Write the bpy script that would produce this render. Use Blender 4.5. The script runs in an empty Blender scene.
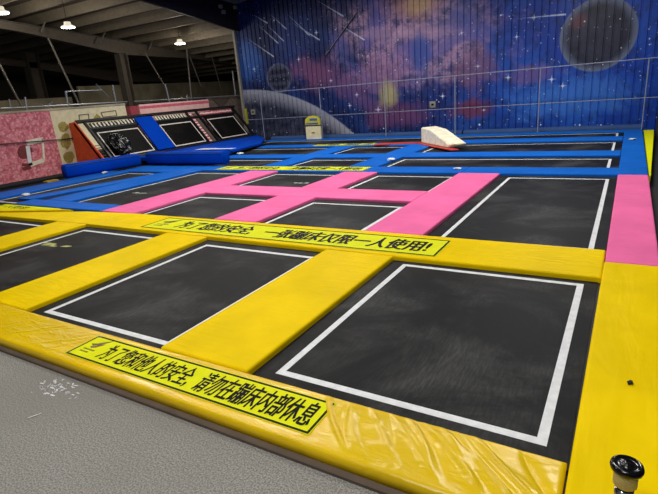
import bpy, bmesh, math, random
from mathutils import Vector, Matrix
random.seed(7)
S = bpy.context.scene
C = S.collection

# ------------------------------------------------------------------ camera
H = 1.5
F, PI_, RO, YA = 488.569, .3051505, .0837412, -.5571246
cy, sy, cp, sp, cr, sr = math.cos(YA), math.sin(YA), math.cos(PI_), math.sin(PI_), math.cos(RO), math.sin(RO)
fwd = Vector((sy*cp, cy*cp, -sp)); rgt = Vector((cy, -sy, 0)); dwn = fwd.cross(rgt)
r2 = rgt*cr + dwn*sr; d2 = rgt*(-sr) + dwn*cr
cam = bpy.data.cameras.new('camera'); co = bpy.data.objects.new('camera', cam); C.objects.link(co)
m = Matrix((r2, -d2, -fwd)).transposed().to_4x4(); m.translation = (0, 0, H)
co.matrix_world = m
cam.sensor_width = 36; cam.lens = F/658*36; cam.clip_start = .02; cam.clip_end = 100
S.camera = co

# ------------------------------------------------------------------ materials
def srgb(c):
    return tuple(((v/255)/12.92 if v/255 <= .04045 else ((v/255+.055)/1.055)**2.4) for v in c)+(1,)

class N:
    """small node-tree writer"""
    def __init__(s, name):
        s.m = bpy.data.materials.new(name); s.m.use_nodes = True
        s.t = s.m.node_tree; s.b = s.t.nodes['Principled BSDF']
    def add(s, k, **kw):
        n = s.t.nodes.new(k)
        for a, v in kw.items(): setattr(n, a, v)
        return n
    def put(s, sock, v):
        if isinstance(v, bpy.types.NodeSocket): s.t.links.new(v, sock)
        elif isinstance(v, (tuple, list)) and len(v) == 3 and sock.type == 'RGBA': sock.default_value = tuple(v)+(1,)
        else: sock.default_value = v
    def math(s, op, a, b=0., c=0., clamp=False):
        n = s.add('ShaderNodeMath', operation=op, use_clamp=clamp)
        s.put(n.inputs[0], a); s.put(n.inputs[1], b); s.put(n.inputs[2], c)
        return n.outputs[0]
    def mix(s, f, a, b):
        n = s.add('ShaderNodeMix', data_type='RGBA'); s.put(n.inputs[0], f); s.put(n.inputs[6], a); s.put(n.inputs[7], b)
        return n.outputs[2]
    def addc(s, f, a, b):
        n = s.add('ShaderNodeMix', data_type='RGBA', blend_type='ADD'); s.put(n.inputs[0], f); s.put(n.inputs[6], a); s.put(n.inputs[7], b)
        return n.outputs[2]
    def ss(s, x, a, b, lo=0., hi=1.):
        n = s.add('ShaderNodeMapRange', interpolation_type='SMOOTHSTEP')
        for i, v in enumerate((x, a, b, lo, hi)): s.put(n.inputs[i], v)
        return n.outputs[0]
    def coord(s, scale=(1, 1, 1), rot=(0, 0, 0), kind='Object'):
        tc = s.add('ShaderNodeTexCoord'); mp = s.add('ShaderNodeMapping')
        mp.inputs['Scale'].default_value = scale; mp.inputs['Rotation'].default_value = rot
        s.t.links.new(tc.outputs[kind], mp.inputs[0]); return mp.outputs[0]
    def noise(s, v, scale, detail=4, rough=.55, dist=0.):
        n = s.add('ShaderNodeTexNoise'); s.put(n.inputs['Vector'], v); n.inputs['Scale'].default_value = scale
        n.inputs['Detail'].default_value = detail; n.inputs['Roughness'].default_value = rough; n.inputs['Distortion'].default_value = dist
        return n.outputs[0]
    def bump(s, h, strength=.3, dist=.01, prev=None):
        n = s.add('ShaderNodeBump'); n.inputs['Strength'].default_value = strength; n.inputs['Distance'].default_value = dist
        s.put(n.inputs['Height'], h)
        if prev is not None: s.t.links.new(prev, n.inputs['Normal'])
        s.t.links.new(n.outputs[0], s.b.inputs['Normal']); return n.outputs[0]

def mat(name, col, rough=.6, metal=0., var=.12, vs=8., bump=0., bs=60., spec=.5, emit=None, es=1.):
    n = N(name); v = n.coord(); c = srgb(col)
    if var:
        f = n.noise(v, vs, 3)
        f = n.ss(f, .3, .7)
        n.put(n.b.inputs['Base Color'], n.mix(f, tuple(x*(1-var) for x in c[:3]), tuple(min(1, x*(1+var)) for x in c[:3])))
    else: n.b.inputs['Base Color'].default_value = c
    n.b.inputs['Roughness'].default_value = rough; n.b.inputs['Metallic'].default_value = metal
    n.b.inputs['Specular IOR Level'].default_value = spec
    if bump: n.bump(n.noise(v, bs, 2), bump, .004)
    if emit: n.b.inputs['Emission Color'].default_value = srgb(emit); n.b.inputs['Emission Strength'].default_value = es
    return n.m

def vinyl(name, col, wr=.25, big=3., rough=.55, rot=.5, stretch=4., spec=.02, crease=0.):
    n = N(name); c = srgb(col)
    v = n.coord()
    f = n.ss(n.noise(v, 1.6, 4), .3, .7)
    n.put(n.b.inputs['Base Color'], n.mix(f, tuple(x*.9 for x in c[:3]), tuple(min(1, x*1.06) for x in c[:3])))
    n.b.inputs['Roughness'].default_value = rough; n.b.inputs['Specular IOR Level'].default_value = spec
    vr = n.coord((1, stretch, 1), (0, 0, rot))
    b1 = n.bump(n.noise(vr, big, 3, .5, .6), wr, .05)
    b2 = n.bump(n.noise(v, 110, 2), .12, .003, b1)
    if crease:
        w = n.add('ShaderNodeTexWave', wave_type='BANDS', bands_direction='X')
        n.put(w.inputs['Vector'], n.coord((1, 1, 1), (0, 0, rot))); w.inputs['Scale'].default_value = 3.2
        w.inputs['Distortion'].default_value = 5; w.inputs['Detail'].default_value = 2
        n.bump(w.outputs['Fac'], crease, .03, b2)
    return n.m

def rgb(c): return srgb(c)[:3]

YEL = (238, 202, 0)
M = {
 'yellow': vinyl('yellow_vinyl', YEL, .28, 2.6, .45),
 'yellow_wrinkled': vinyl('wrinkled_yellow_vinyl', (226, 188, 0), .32, 3.2, .27, rot=.95, stretch=3.2, spec=.45),
 'yellow_quilt': vinyl('ribbed_yellow_vinyl', (240, 205, 0), .3, 5., .5, rot=1.57, stretch=.25),
 'pink': vinyl('pink_vinyl', (240, 112, 166), .3, 2.6, .5, rot=.2),
 'blue': vinyl('blue_vinyl', (24, 98, 192), .3, 2.4, .45, rot=.1),
 'blue_dark': vinyl('deep_blue_vinyl', (4, 64, 178), .25, 2.4, .45, rot=.1),
 'black_steel': mat('black_painted_steel', (22, 22, 24), .45),
 'steel': mat('galvanised_steel', (150, 152, 156), .4, .6),
 'rail': mat('grey_painted_rail', (146, 152, 172), .45, .2),
 'dark_steel': mat('brown_grey_steel', (92, 84, 72), .6, .1),
 'rod_steel': mat('dull_brown_grey_rod', (112, 106, 96), .6, .1),
 'purlin': mat('grey_brown_purlin', (128, 118, 100), .65, .1),
 'roof': mat('roof_sheet', (70, 62, 52), .8),
 'tape': mat('white_line', (218, 219, 220), .55, var=.08, vs=20),
 'tape_far': mat('white_line_slanted', (225, 215, 200), .55),
 'sign': mat('lime_yellow_print', (220, 222, 0), .6, var=.04, spec=.08),
 'ink': mat('black_print', (8, 8, 7), .6, var=0, spec=.1),
 'emblem': mat('brown_print', (96, 62, 20), .5, var=0),
 'cream': mat('cream_foam_cover', (236, 228, 200), .6, bump=.2),
 'red': mat('red_vinyl', (190, 60, 50), .5),
 'orange': mat('orange_board', (232, 90, 44), .6),
 'black': mat('black_cloth', (12, 12, 13), .75, var=.3),
 'gloss_black': mat('glossy_black_plastic', (10, 10, 11), .12, var=0),
 'sack': mat('black_shiny_sack', (13, 13, 13), .3, var=.2, bump=.5, bs=12),
 'trim': mat('pale_trim', (150, 145, 135), .5),
 'fascia': mat('navy_panel', (14, 14, 26), .7),
 'ceil': mat('grey_ceiling_sheet', (120, 122, 112), .8),
 'white': mat('white_print', (225, 228, 225), .5, var=.03),
 'ball': mat('dark_red_ball_paint', (120, 45, 45), .6, var=.2),
 'olive': mat('olive_paint', (160, 145, 70), .7, var=.25, vs=14),
 'beige': mat('beige_panel', (176, 164, 134), .8, var=.25, vs=1.2),
 'roll': vinyl('grey_blue_vinyl', (60, 84, 128), .3, 3., .4),
 'lamp_white': mat('white_enamel', (235, 235, 225), .4, var=0, emit=(255, 240, 215), es=.7),
 'lamp_glow': mat('lamp_diffuser', (255, 250, 240), .4, var=0, emit=(255, 246, 230), es=9.),
 'strip': mat('brown_edge_strip', (92, 78, 66), .7),  # brown boards and drawn lines, also the shade strip at the front pad
 'rubber': mat('black_rubber_floor', (18, 17, 17), .7, var=.5, vs=30),
 'sign_yellow': mat('sign_yellow', (200, 190, 60), .5),
 'sign_blue': mat('sign_blue', (70, 100, 150), .5),
 'grime': mat('chalk_scuff', (205, 203, 205), .5, var=0),
}

def stripes(name, a, b, sc, rough=.7):
    n = N(name); sep = n.add('ShaderNodeSeparateXYZ'); n.t.links.new(n.coord(), sep.inputs[0])
    ax = sep.outputs[1] if sc > 0 else sep.outputs[2]
    w_ = n.math('SINE', n.math('ADD', n.math('MULTIPLY', ax, abs(sc)), n.math('MULTIPLY', n.noise(n.coord(), 9., 2), 5.)))
    n.put(n.b.inputs['Base Color'], n.mix(n.ss(w_, -.1, .25), rgb(a), rgb(b))); n.b.inputs['Roughness'].default_value = rough; return n.m
M['dashes'] = stripes('cream_dashed_print', (24, 22, 20), (232, 222, 196), 52)
M['candy'] = stripes('rose_striped_print', (190, 84, 92), (240, 214, 206), -70)
def bed_mat(name='woven_trampoline_bed', base=(19, 19, 20), hi=(68, 68, 67)):
    n = N(name); v = n.coord()
    f = n.ss(n.noise(v, 1.15, 5, .65, .5), .42, .68)
    g = n.noise(n.coord((70, 9, 1), (0, 0, .35)), 1., 3, .7)
    f2 = n.math('MULTIPLY', f, n.ss(g, .35, .7, .4, 1.))
    n.put(n.b.inputs['Base Color'], n.mix(f2, rgb(base), rgb(hi)))  # pale sheen patches are put into the bed colour
    n.b.inputs['Roughness'].default_value = .55; n.b.inputs['Specular IOR Level'].default_value = .1
    n.bump(n.noise(v, 160, 2), .3, .003)
    return n.m
M['bed'] = bed_mat()
M['bed_dark'] = bed_mat('dark_slanted_bed', (14, 13, 12), (34, 30, 26))

def carpet():
    n = N('grey_carpet'); v = n.coord()
    a = n.noise(v, 120, 3, .7); b = n.ss(n.noise(v, 1.1, 3), .35, .7)
    c = n.mix(n.ss(a, .35, .65), rgb((104, 102, 97)), rgb((160, 157, 150)))
    c = n.mix(b, c, n.mix(.5, c, rgb((122, 118, 110))))
    n.put(n.b.inputs['Base Color'], c); n.b.inputs['Roughness'].default_value = .95
    n.b.inputs['Specular IOR Level'].default_value = .15
    n.bump(n.noise(v, 220, 2), .35, .003); return n.m
M['carpet'] = carpet()

def blossom(name, dark, mid, light):
    n = N(name); v = n.coord()
    vo = n.add('ShaderNodeTexVoronoi'); n.put(vo.inputs['Vector'], v); vo.inputs['Scale'].default_value = 11
    a = n.noise(v, 9, 4, .6, 1.)
    c = n.mix(n.ss(a, .38, .6), rgb(dark), rgb(mid))
    c = n.mix(n.ss(vo.outputs['Distance'], .05, .5, .8, 0.), c, rgb(light))
    n.put(n.b.inputs['Base Color'], c); n.b.inputs['Roughness'].default_value = .8; return n.m
M['pink_wall'] = blossom('pink_blossom_print', (186, 88, 98), (226, 134, 142), (240, 178, 180))
M['pale_wall'] = mat('cream_print_board', (226, 214, 172), .8, var=.08)
M['pinkwhite'] = mat('pale_pink_board', (238, 190, 180), .8, var=.08)
M['deep_pink'] = mat('rose_board', (214, 96, 112), .8)

# ------------------------------------------------------------------ mural (painted corrugated wall)
def rgm(c, k=1.3): return tuple(min(1., v*k) for v in rgb(c))
def mural():
    n = N('painted_galaxy'); tc = n.add('ShaderNodeTexCoord'); sep = n.add('ShaderNodeSeparateXYZ')
    n.t.links.new(tc.outputs['Object'], sep.inputs[0]); x, z = sep.outputs[0], sep.outputs[2]
    cmb = n.add('ShaderNodeCombineXYZ'); n.put(cmb.inputs[0], x); n.put(cmb.inputs[1], z); v = cmb.outputs[0]
    n1 = n.noise(v, .55, 6, .6, .6); n2 = n.noise(v, 1.3, 8, .72, .5); n3 = n.noise(v, 3., 8, .75)
    def ell(cx, cz, rx, rz, rot=0.):
        dx = n.math('SUBTRACT', x, cx); dz = n.math('SUBTRACT', z, cz)
        if rot:
            c_, s_ = math.cos(rot), math.sin(rot)
            dx, dz = (n.math('MULTIPLY_ADD', dx, c_, n.math('MULTIPLY', dz, s_)), n.math('MULTIPLY_ADD', dx, -s_, n.math('MULTIPLY', dz, c_)))
        dx = n.math('DIVIDE', dx, rx); dz = n.math('DIVIDE', dz, rz)
        return n.math('SQRT', n.math('ADD', n.math('MULTIPLY', dx, dx), n.math('MULTIPLY', dz, dz)))
    def blob(cx, cz, rx, rz, nz, amt=1.2, rot=0., a=1.0, b=.35):
        d = n.math('ADD', ell(cx, cz, rx, rz, rot), n.math('MULTIPLY', n.math('SUBTRACT', nz, .5), amt))
        return n.ss(d, a, b)
    # deep blue, lighter to the right
    g = n.ss(x, -8., 0., 0., 1.)
    c = n.mix(g, rgm((14, 28, 76)), rgm((8, 54, 150)))
    c = n.mix(n.ss(n1, .42, .7), c, n.mix(g, rgm((32, 58, 118)), rgm((22, 82, 180))))
    c = n.mix(n.ss(n3, .52, .36, 0., .6), c, rgm((8, 14, 42)))
    # bluish glow at the left edge and right clouds
    c = n.mix(n.math('MULTIPLY', blob(-12.9, 2.9, .9, 1., n2, 1.3), .7), c, rgm((44, 92, 168)))
    c = n.mix(n.math('MULTIPLY', blob(-10.6, 3.6, 1.4, .9, n2, 1.8), .45), c, rgm((52, 70, 128)))
    c = n.mix(n.math('MULTIPLY', blob(-1.5, .8, 2.2, .8, n2, 2.2), .6), c, rgm((60, 118, 200)))
    c = n.mix(n.math('MULTIPLY', blob(-3., 4.1, 1.5, .8, n2, 2.2), .4), c, rgm((60, 80, 150)))
    # nebula
    neb = blob(-6.3, 3.0, 3.7, 1.9, n2, 1.7, -.15)
    nc = n.mix(n.ss(n3, .42, .58), rgm((78, 72, 116)), rgm((170, 136, 166)))
    nc = n.mix(n.ss(n1, .45, .62), nc, rgm((98, 88, 150)))
    c = n.mix(n.math('MULTIPLY', neb, .92), c, nc)
    c = n.mix(n.math('MULTIPLY', blob(-6.4, 3.15, 2.3, .3, n2, 1.2, -.1), .5), c, rgm((176, 142, 170)))
    c = n.mix(n.math('MULTIPLY', blob(-7.4, 1.9, 1.5, 1., n2, 2.), .5), c, rgm((140, 100, 134)))
    c = n.mix(n.math('MULTIPLY', blob(-6.1, 4.0, 1.3, .7, n2, 1.6), .65), c, rgm((178, 132, 116)))
    c = n.mix(n.math('MULTIPLY', blob(-6.0, 3.9, .6, .35, n2, 1.5), .6), c, rgm((190, 160, 110)))
    c = n.mix(n.math('MULTIPLY', blob(-5.9, 2.45, .45, .75, n2, 1.2), .75), c, rgm((36, 70, 144)))
    c = n.mix(n.math('MULTIPLY', blob(-9.9, 2.2, 1.5, .75, n2, 2., -.3), .7), c, rgm((120, 74, 110)))
    c = n.mix(n.math('MULTIPLY', blob(-8.2, 1.3, 1.6, .5, n2, 2., -.5), .5), c, rgm((100, 70, 116)))
    c = n.mix(n.math('MULTIPLY', blob(-6.9, .6, 1.6, .6, n2, 1.6), .6), c, rgm((112, 66, 104)))
    c = n.mix(n.math('MULTIPLY', blob(-4.3, .65, .9, .4, n2, 1.8), .85), c, rgm((104, 48, 70)))
    c = n.mix(n.math('MULTIPLY', blob(-4.2, 1.8, .9, .8, n2, 2.2, .6), .6), c, rgm((110, 74, 100)))
    c = n.mix(n.math('MULTIPLY', blob(-2.6, 1.55, 1., .4, n2, 2.2), .55), c, rgm((112, 82, 122)))
    c = n.mix(n.math('MULTIPLY', blob(-7.1, 1.27, .5, .62, n2, .9, 0, 1., .2), .7), c, rgm((168, 160, 104)))
    # planet top right
    d = ell(-.92, 2.4, .95, .95); ins = n.ss(d, 1.0, .96)
    pc = n.mix(n.ss(n2, .35, .65), rgm((20, 24, 44)), rgm((44, 48, 68)))
    pc = n.mix(n.math('MULTIPLY', blob(-1.4, 2.8, .3, .3, n2, 1.), .6), pc, rgm((104, 60, 66)))
    pc = n.mix(n.ss(d, .72, 1., 0., .7), pc, rgm((112, 124, 152)))
    c = n.mix(ins, c, pc)
    # moon lower left
    d = ell(-13.4, -5.52, 7.4, 7.4); ins = n.ss(d, 1.002, .994)
    pc = n.mix(n.ss(n3, .35, .65), rgm((22, 26, 50)), rgm((62, 66, 88)))
    pc = n.mix(n.ss(d, .91, .998, 0., .85), pc, rgm((152, 154, 168)))
    c = n.mix(ins, c, pc)
    # small banded planet
    d = ell(-11.57, 2.18, .6, .54); ins = n.ss(d, 1.0, .94)
    band = n.math('SINE', n.math('MULTIPLY', n.math('ADD', z, n.math('MULTIPLY', n2, .2)), 22.))
    pc = n.mix(n.ss(band, -.5, .9), rgm((26, 30, 52)), rgm((56, 60, 84)))
    pc = n.mix(n.ss(d, .7, 1., 0., .7), pc, rgm((98, 104, 128)))
    c = n.mix(ins, c, pc)
    # meteors
    mets = [((-11.67, 4.42), (-11.02, 3.83)), ((-12.44, 4.5), (-11.85, 4.14)), ((-11.83, 4.05), (-11.2, 3.45)), ((-10.9, 4.3), (-10.05, 3.5)),
            ((-9.6, 4.55), (-8.64, 3.93)), ((-12.3, 4.15), (-11.45, 3.4)), ((-12.9, 3.75), (-11.72, 2.96)), ((-10.73, 4.0), (-9.65, 3.3)), ((-8.9, 3.75), (-7.9, 3.1)), ((-3.0, 3.08), (-1.75, 3.02))]
    acc = None
    for (ax, az), (bx, bz) in mets:
        ex, ez = bx-ax, bz-az; L2 = ex*ex+ez*ez
        px = n.math('SUBTRACT', x, ax); pz = n.math('SUBTRACT', z, az)
        t = n.math('DIVIDE', n.math('MULTIPLY_ADD', px, ex, n.math('MULTIPLY', pz, ez)), L2, 0, True)
        qx = n.math('SUBTRACT', px, n.math('MULTIPLY', t, ex)); qz = n.math('SUBTRACT', pz, n.math('MULTIPLY', t, ez))
        dd = n.math('SQRT', n.math('MULTIPLY_ADD', qx, qx, n.math('MULTIPLY', qz, qz)))
        w = n.math('MULTIPLY_ADD', t, .026, .010)
        k = n.math('MULTIPLY', n.ss(n.math('DIVIDE', dd, w), 1., .2), n.math('MULTIPLY_ADD', t, .65, .15))
        acc = k if acc is None else n.math('MAXIMUM', acc, k)
    # stars
    for sc_, th, am in ((1.5, .06, 1.), (2.7, .075, .95), (4.6, .1, .85), (8., .13, .55)):
        vo = n.add('ShaderNodeTexVoronoi'); n.put(vo.inputs['Vector'], v); vo.inputs['Scale'].default_value = sc_
        acc = n.math('MAXIMUM', acc, n.ss(vo.outputs['Distance'], th, th*.45, 0., am))
    for sx, sz, r in [(-8.6, 1.0, .09), (-9.75, 3.55, .1), (-10.6, 2.75, .1), (-12.7, 2.6, .09), (-9.3, 1.9, .08), (-8.3, 1.35, .09), (-5.2, 1.1, .1), (-4.1, 1.9, .09), (-3.2, 1.5, .1), (-2.0, 1.35, .11), (-3.9, .6, .08), (-2.55, 3.05, .1), (-4.6, 2.9, .07), (-1.7, 1.15, .1), (-3., 2.6, .08), (-7.5, .8, .12)]:
        e = ell(sx, sz, r*.5, r*.5)
        hx = ell(sx, sz, r*1.3, r*.16); hz = ell(sx, sz, r*.16, r*1.3)
        k = n.ss(n.math('MINIMUM', e, n.math('MINIMUM', hx, hz)), 1.1, .1, 0., .9)
        acc = n.math('MAXIMUM', acc, k)
    c = n.mix(acc, c, rgm((205, 214, 240)))
    n.put(n.b.inputs['Base Color'], c)
    n.b.inputs['Roughness'].default_value = .45; n.b.inputs['Specular IOR Level'].default_value = .35
    return n.m
M['mural'] = mural()

# ------------------------------------------------------------------ mesh helpers
def link(name, bm, m, parent=None, smooth=False, loc=(0, 0, 0)):
    me = bpy.data.meshes.new(name); bmesh.ops.recalc_face_normals(bm, faces=bm.faces); bm.to_mesh(me); bm.free()
    me.materials.append(M[m] if isinstance(m, str) else m)
    if smooth:
        for p_ in me.polygons: p_.use_smooth = True
    o = bpy.data.objects.new(name, me); C.objects.link(o); o.location = loc
    if parent: o.parent = parent
    return o
def tag(o, label=None, cat=None, group=None, kind=None):
    if label: o['label'] = label
    if cat: o['category'] = cat
    if group: o['group'] = group
    if kind: o['kind'] = kind
    return o
def empty(name, label, cat, loc=(0, 0, 0), group=None):
    o = bpy.data.objects.new(name, None); C.objects.link(o); o.location = loc; o.empty_display_size = .1
    return tag(o, label, cat, group)
def B():
    return bmesh.new()
def box(bm, x0, x1, y0, y1, z0, z1):
    vs = [bm.verts.new((x, y, z)) for z in (z0, z1) for x, y in ((x0, y0), (x1, y0), (x1, y1), (x0, y1))]
    for f in ((3, 2, 1, 0), (4, 5, 6, 7), (0, 1, 5, 4), (1, 2, 6, 5), (2, 3, 7, 6), (3, 0, 4, 7)):
        bm.faces.new([vs[i] for i in f])
def prism(bm, poly, z0, z1, bev=0., seg=2):
    """poly: (x,y) or (x,y,dz) list"""
    lo = [bm.verts.new((q[0], q[1], z0)) for q in poly]
    hi = [bm.verts.new((q[0], q[1], q[2] if len(q) > 2 else z1)) for q in poly]
    n = len(poly); top = bm.faces.new(hi); bm.faces.new(lo[::-1])
    sides = [bm.faces.new((lo[i], lo[(i+1) % n], hi[(i+1) % n], hi[i])) for i in range(n)]
    if bev:
        ed = list(top.edges)+[f.edges[k] for f in sides for k in range(4) if (f.verts[0] in lo)]
        ed = set(top.edges) | {e for e in bm.edges if (e.verts[0] in lo) != (e.verts[1] in lo) and (e.verts[0] in lo+hi) and (e.verts[1] in lo+hi)}
        bmesh.ops.bevel(bm, geom=list(ed), offset=bev, segments=seg, profile=.6, affect='EDGES')
def tube(bm, a, b, r, seg=10, r2_=None):
    a, b = Vector(a), Vector(b); d = (b-a); q = d.to_track_quat('Z', 'Y').to_matrix().to_4x4()
    bmesh.ops.create_cone(bm, cap_ends=True, segments=seg, radius1=r, radius2=r if r2_ is None else r2_, depth=d.length,
                          matrix=Matrix.Translation((a+b)/2) @ q)
def beam(bm, a, b, w, h):
    """rectangular bar from a to b"""
    a, b = Vector(a), Vector(b); d = (b-a).normalized(); s = d.cross(Vector((0, 0, 1)))
    if s.length < 1e-3: s = Vector((1, 0, 0))
    s.normalize(); u = s.cross(d).normalized()
    vs = [bm.verts.new(p+s*i*w/2+u*j*h/2) for p in (a, b) for i, j in ((-1, -1), (1, -1), (1, 1), (-1, 1))]
    for f in ((3, 2, 1, 0), (4, 5, 6, 7), (0, 1, 5, 4), (1, 2, 6, 5), (2, 3, 7, 6), (3, 0, 4, 7)):
        bm.faces.new([vs[i] for i in f])
def lathe(bm, prof, seg=24, mx=Matrix()):
    rings = [[bm.verts.new(mx @ Vector((r*math.cos(2*math.pi*k/seg), r*math.sin(2*math.pi*k/seg), z))) for k in range(seg)] for r, z in prof]
    for a, b in zip(rings, rings[1:]):
        for k in range(seg): bm.faces.new((a[k], a[(k+1) % seg], b[(k+1) % seg], b[k]))
    bm.faces.new(rings[0][::-1]); bm.faces.new(rings[-1])

ZP, ZB, ZM = 0., -.048, -.04
ZC = -.075                              # carpet level
def FRONT_PAD():
    """long front pad: a fine grid with soft folds in the vinyl"""
    x0, x1, y0, y1 = -7.2, -.093, 1.46, 1.837; nx, ny = 900, 44
    def fold(x, y):
        u = x*math.cos(.95)+y*math.sin(.95); v = -x*math.sin(.95)+y*math.cos(.95)
        h = 0
        for c, wd, a, dr in FOLDS:
            k = (x-c)+dr*(y-1.65)+.03*math.sin(9*y+c*7)
            h += a*math.exp(-(k/wd)**2)*min(1, max(0, (y-y0-.03)/.08))*min(1, max(0, (y1-y)/.06))
        return h
    bm = bmesh.new(); rows = []
    for j in range(ny+1):
        y = y0+(y1-y0)*j/ny; row = []
        for i in range(nx+1):
            x = x0+(x1-x0)*i/nx
            e = min(y-y0, y1-y, x1-x); z = -.012*(1-min(1, e/.018))**2+fold(x, y)
            row.append(bm.verts.new((x+3.6, y-1.65, z)))
        rows.append(row)
    for a, b in zip(rows, rows[1:]):
        for i in range(nx): bm.faces.new((a[i], a[i+1], b[i+1], b[i]))
    edge = [v for v in rows[0]]+[r[-1] for r in rows[1:]]+[v for v in reversed(rows[-1][:-1])]+[r[0] for r in reversed(rows[1:-1])]
    lo = [bm.verts.new((v.co.x, v.co.y-(.006 if v in rows[0] else 0), -.073)) for v in edge]; n_ = len(edge)
    for i in range(n_): bm.faces.new((edge[i], lo[i], lo[(i+1) % n_], edge[(i+1) % n_]))
    bm.faces.new(lo)
    o = link('safety_pad', bm, 'yellow_wrinkled', smooth=True, loc=(-3.6, 1.65, 0))
    tag(o, 'long wrinkled yellow pad along the grey carpet carrying the nearest warning sign', 'pad')
_r = random.Random(11)
FOLDS = [(_r.uniform(-1.06, -.12), _r.uniform(.012, .035), _r.uniform(.006, .016)*_r.choice((1, 1, -.6)), _r.uniform(.5, 1.3)) for _ in range(22)]
FOLDS += [(_r.uniform(-5.0, -3.12), _r.uniform(.01, .03), _r.uniform(.002, .006), _r.uniform(-1.6, -.7)) for _ in range(22)]
FOLDS += [(_r.uniform(-3.0, -1.2), _r.uniform(.01, .02), .001, _r.uniform(.3, 1.)) for _ in range(6)]          # pad top, pad bottom, bed top
GP = .004
# ------------------------------------------------------------------ the setting
bm = B(); box(bm, -16, .9, -3, 1.84, -.17, ZC); tag(link('floor', bm, 'carpet'), kind='structure')
bm = B(); box(bm, -30, .32, 1.841, 27, -.17, ZB-.001); tag(link('floor', bm, 'rubber'), kind='structure')
bm = B(); box(bm, .324, .9, 1.841, 16, -.27, -.17); tag(link('floor', bm, 'rubber'), kind='structure')
bm = B(); prism(bm, [(-8, 1.42), (.32, 1.42), (.32, 1.455), (-8, 1.455)], ZC+.0005, ZC+.02, .004, 1); tag(link('trim_1', bm, 'strip'), kind='structure')  # dark strip laid in as the shadow between front pad and carpet

# corrugated painted wall
WY = 16.
bm = B()
def topz(x): return 4.93+.125*(x+13.5)
xs = []; x = -13.4
while x < 1.1:
    xs += [(x, 0), (x+.148, 0), (x+.158, .035), (x+.188, .035)]; x += .198
prev = None
for xx, dy in xs:
    a = bm.verts.new((xx, WY+dy, -.2)); b = bm.verts.new((xx, WY+dy, topz(xx)))
    c = bm.verts.new((xx, WY+.12, -.2)); d = bm.verts.new((xx, WY+.12, topz(xx)))
    if prev:
        bm.faces.new((prev[0], a, b, prev[1])); bm.faces.new((prev[2], prev[3], d, c)); bm.faces.new((prev[1], b, d, prev[3]))
    else: bm.faces.new((a, b, d, c))
    prev = (a, b, c, d)
bm.faces.new((prev[0], prev[2], prev[3], prev[1]))
tag(link('wall_back', bm, 'mural'), kind='structure')
bm = B(); box(bm, -13.49, -13.405, WY-.1, WY+.15, -.2, 4.05); tag(link('trim_2', bm, 'trim'), kind='structure')

# main hall ceiling (slopes down to the painted wall), navy fascia between hall and side hall
bm = B()
def cz(x, y): return 4.93+.125*(x+13.5)-.075*(y-16)
v = [bm.verts.new((x, y, cz(x, y)+h)) for h in (0, .1) for x, y in ((-13.2, -3), (1.3, -3), (1.3, 16.2), (-13.2, 16.2))]
for f in ((3, 2, 1, 0), (4, 5, 6, 7), (0, 1, 5, 4), (1, 2, 6, 5), (2, 3, 7, 6), (3, 0, 4, 7)): bm.faces.new([v[i] for i in f])
tag(link('ceiling', bm, 'ceil'), kind='structure')
def rz(y): return 4.64-.145*(y-11.7)        # underside line of the side hall roof
bm = B()
v = [bm.verts.new((x, y, z)) for x in (-13.3, -13.21) for y, z in ((-3, rz(-3)), (16.1, rz(16.1)), (16.1, cz(-13.2, 16.1)+.1), (-3, max(cz(-13.2, -3), rz(-3))+.4))]
for f in ((0, 1, 2, 3), (7, 6, 5, 4), (0, 4, 5, 1), (1, 5, 6, 2), (2, 6, 7, 3), (3, 7, 4, 0)): bm.faces.new([v[i] for i in f])
tag(link('trim_3', bm, 'fascia'), kind='structure')
# side hall roof sheet
bm = B()
v = [bm.verts.new((x, y, rz(y)+.34+h)) for h in (0, .05) for x, y in ((-28, -2), (-13.31, -2), (-13.31, 27), (-28, 27))]
for f in ((3, 2, 1, 0), (4, 5, 6, 7), (0, 1, 5, 4), (1, 2, 6, 5), (2, 3, 7, 6), (3, 0, 4, 7)): bm.faces.new([v[i] for i in f])
tag(link('ceiling', bm, 'roof'), kind='structure')
# side hall far walls
bm = B(); box(bm, -28.2, -28, -2, 27, -.2, 7); tag(link('wall_left', bm, 'roof'), kind='structure')
bm = B(); box(bm, -28, -11.5, 27, 27.2, -.2, 5); tag(link('wall_back', bm, 'roof'), kind='structure')
# right hand wall of the hall and the black net wall below it
bm = B(); box(bm, 1.0, 1.2, -3, 16.12, -.2, 6.9); tag(link('wall_right', bm, 'fascia'), kind='structure')

# purlins of the side hall
bm_l = []
k = 0
for i in range(17):
    y = 7.6+i*.95
    bm = B(); z = rz(y)
    # Z-section: web + flanges
    box(bm, -27.9, -13.32, y-.012, y+.012, z+.02, z+.33)
    box(bm, -27.9, -13.32, y-.012, y+.07, z, z+.02)
    tag(link('roof_purlin', bm, 'purlin'), 'grey brown roof purlin spanning the side hall under the roof sheet', 'purlin', 'roof purlins of the side hall')
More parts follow.
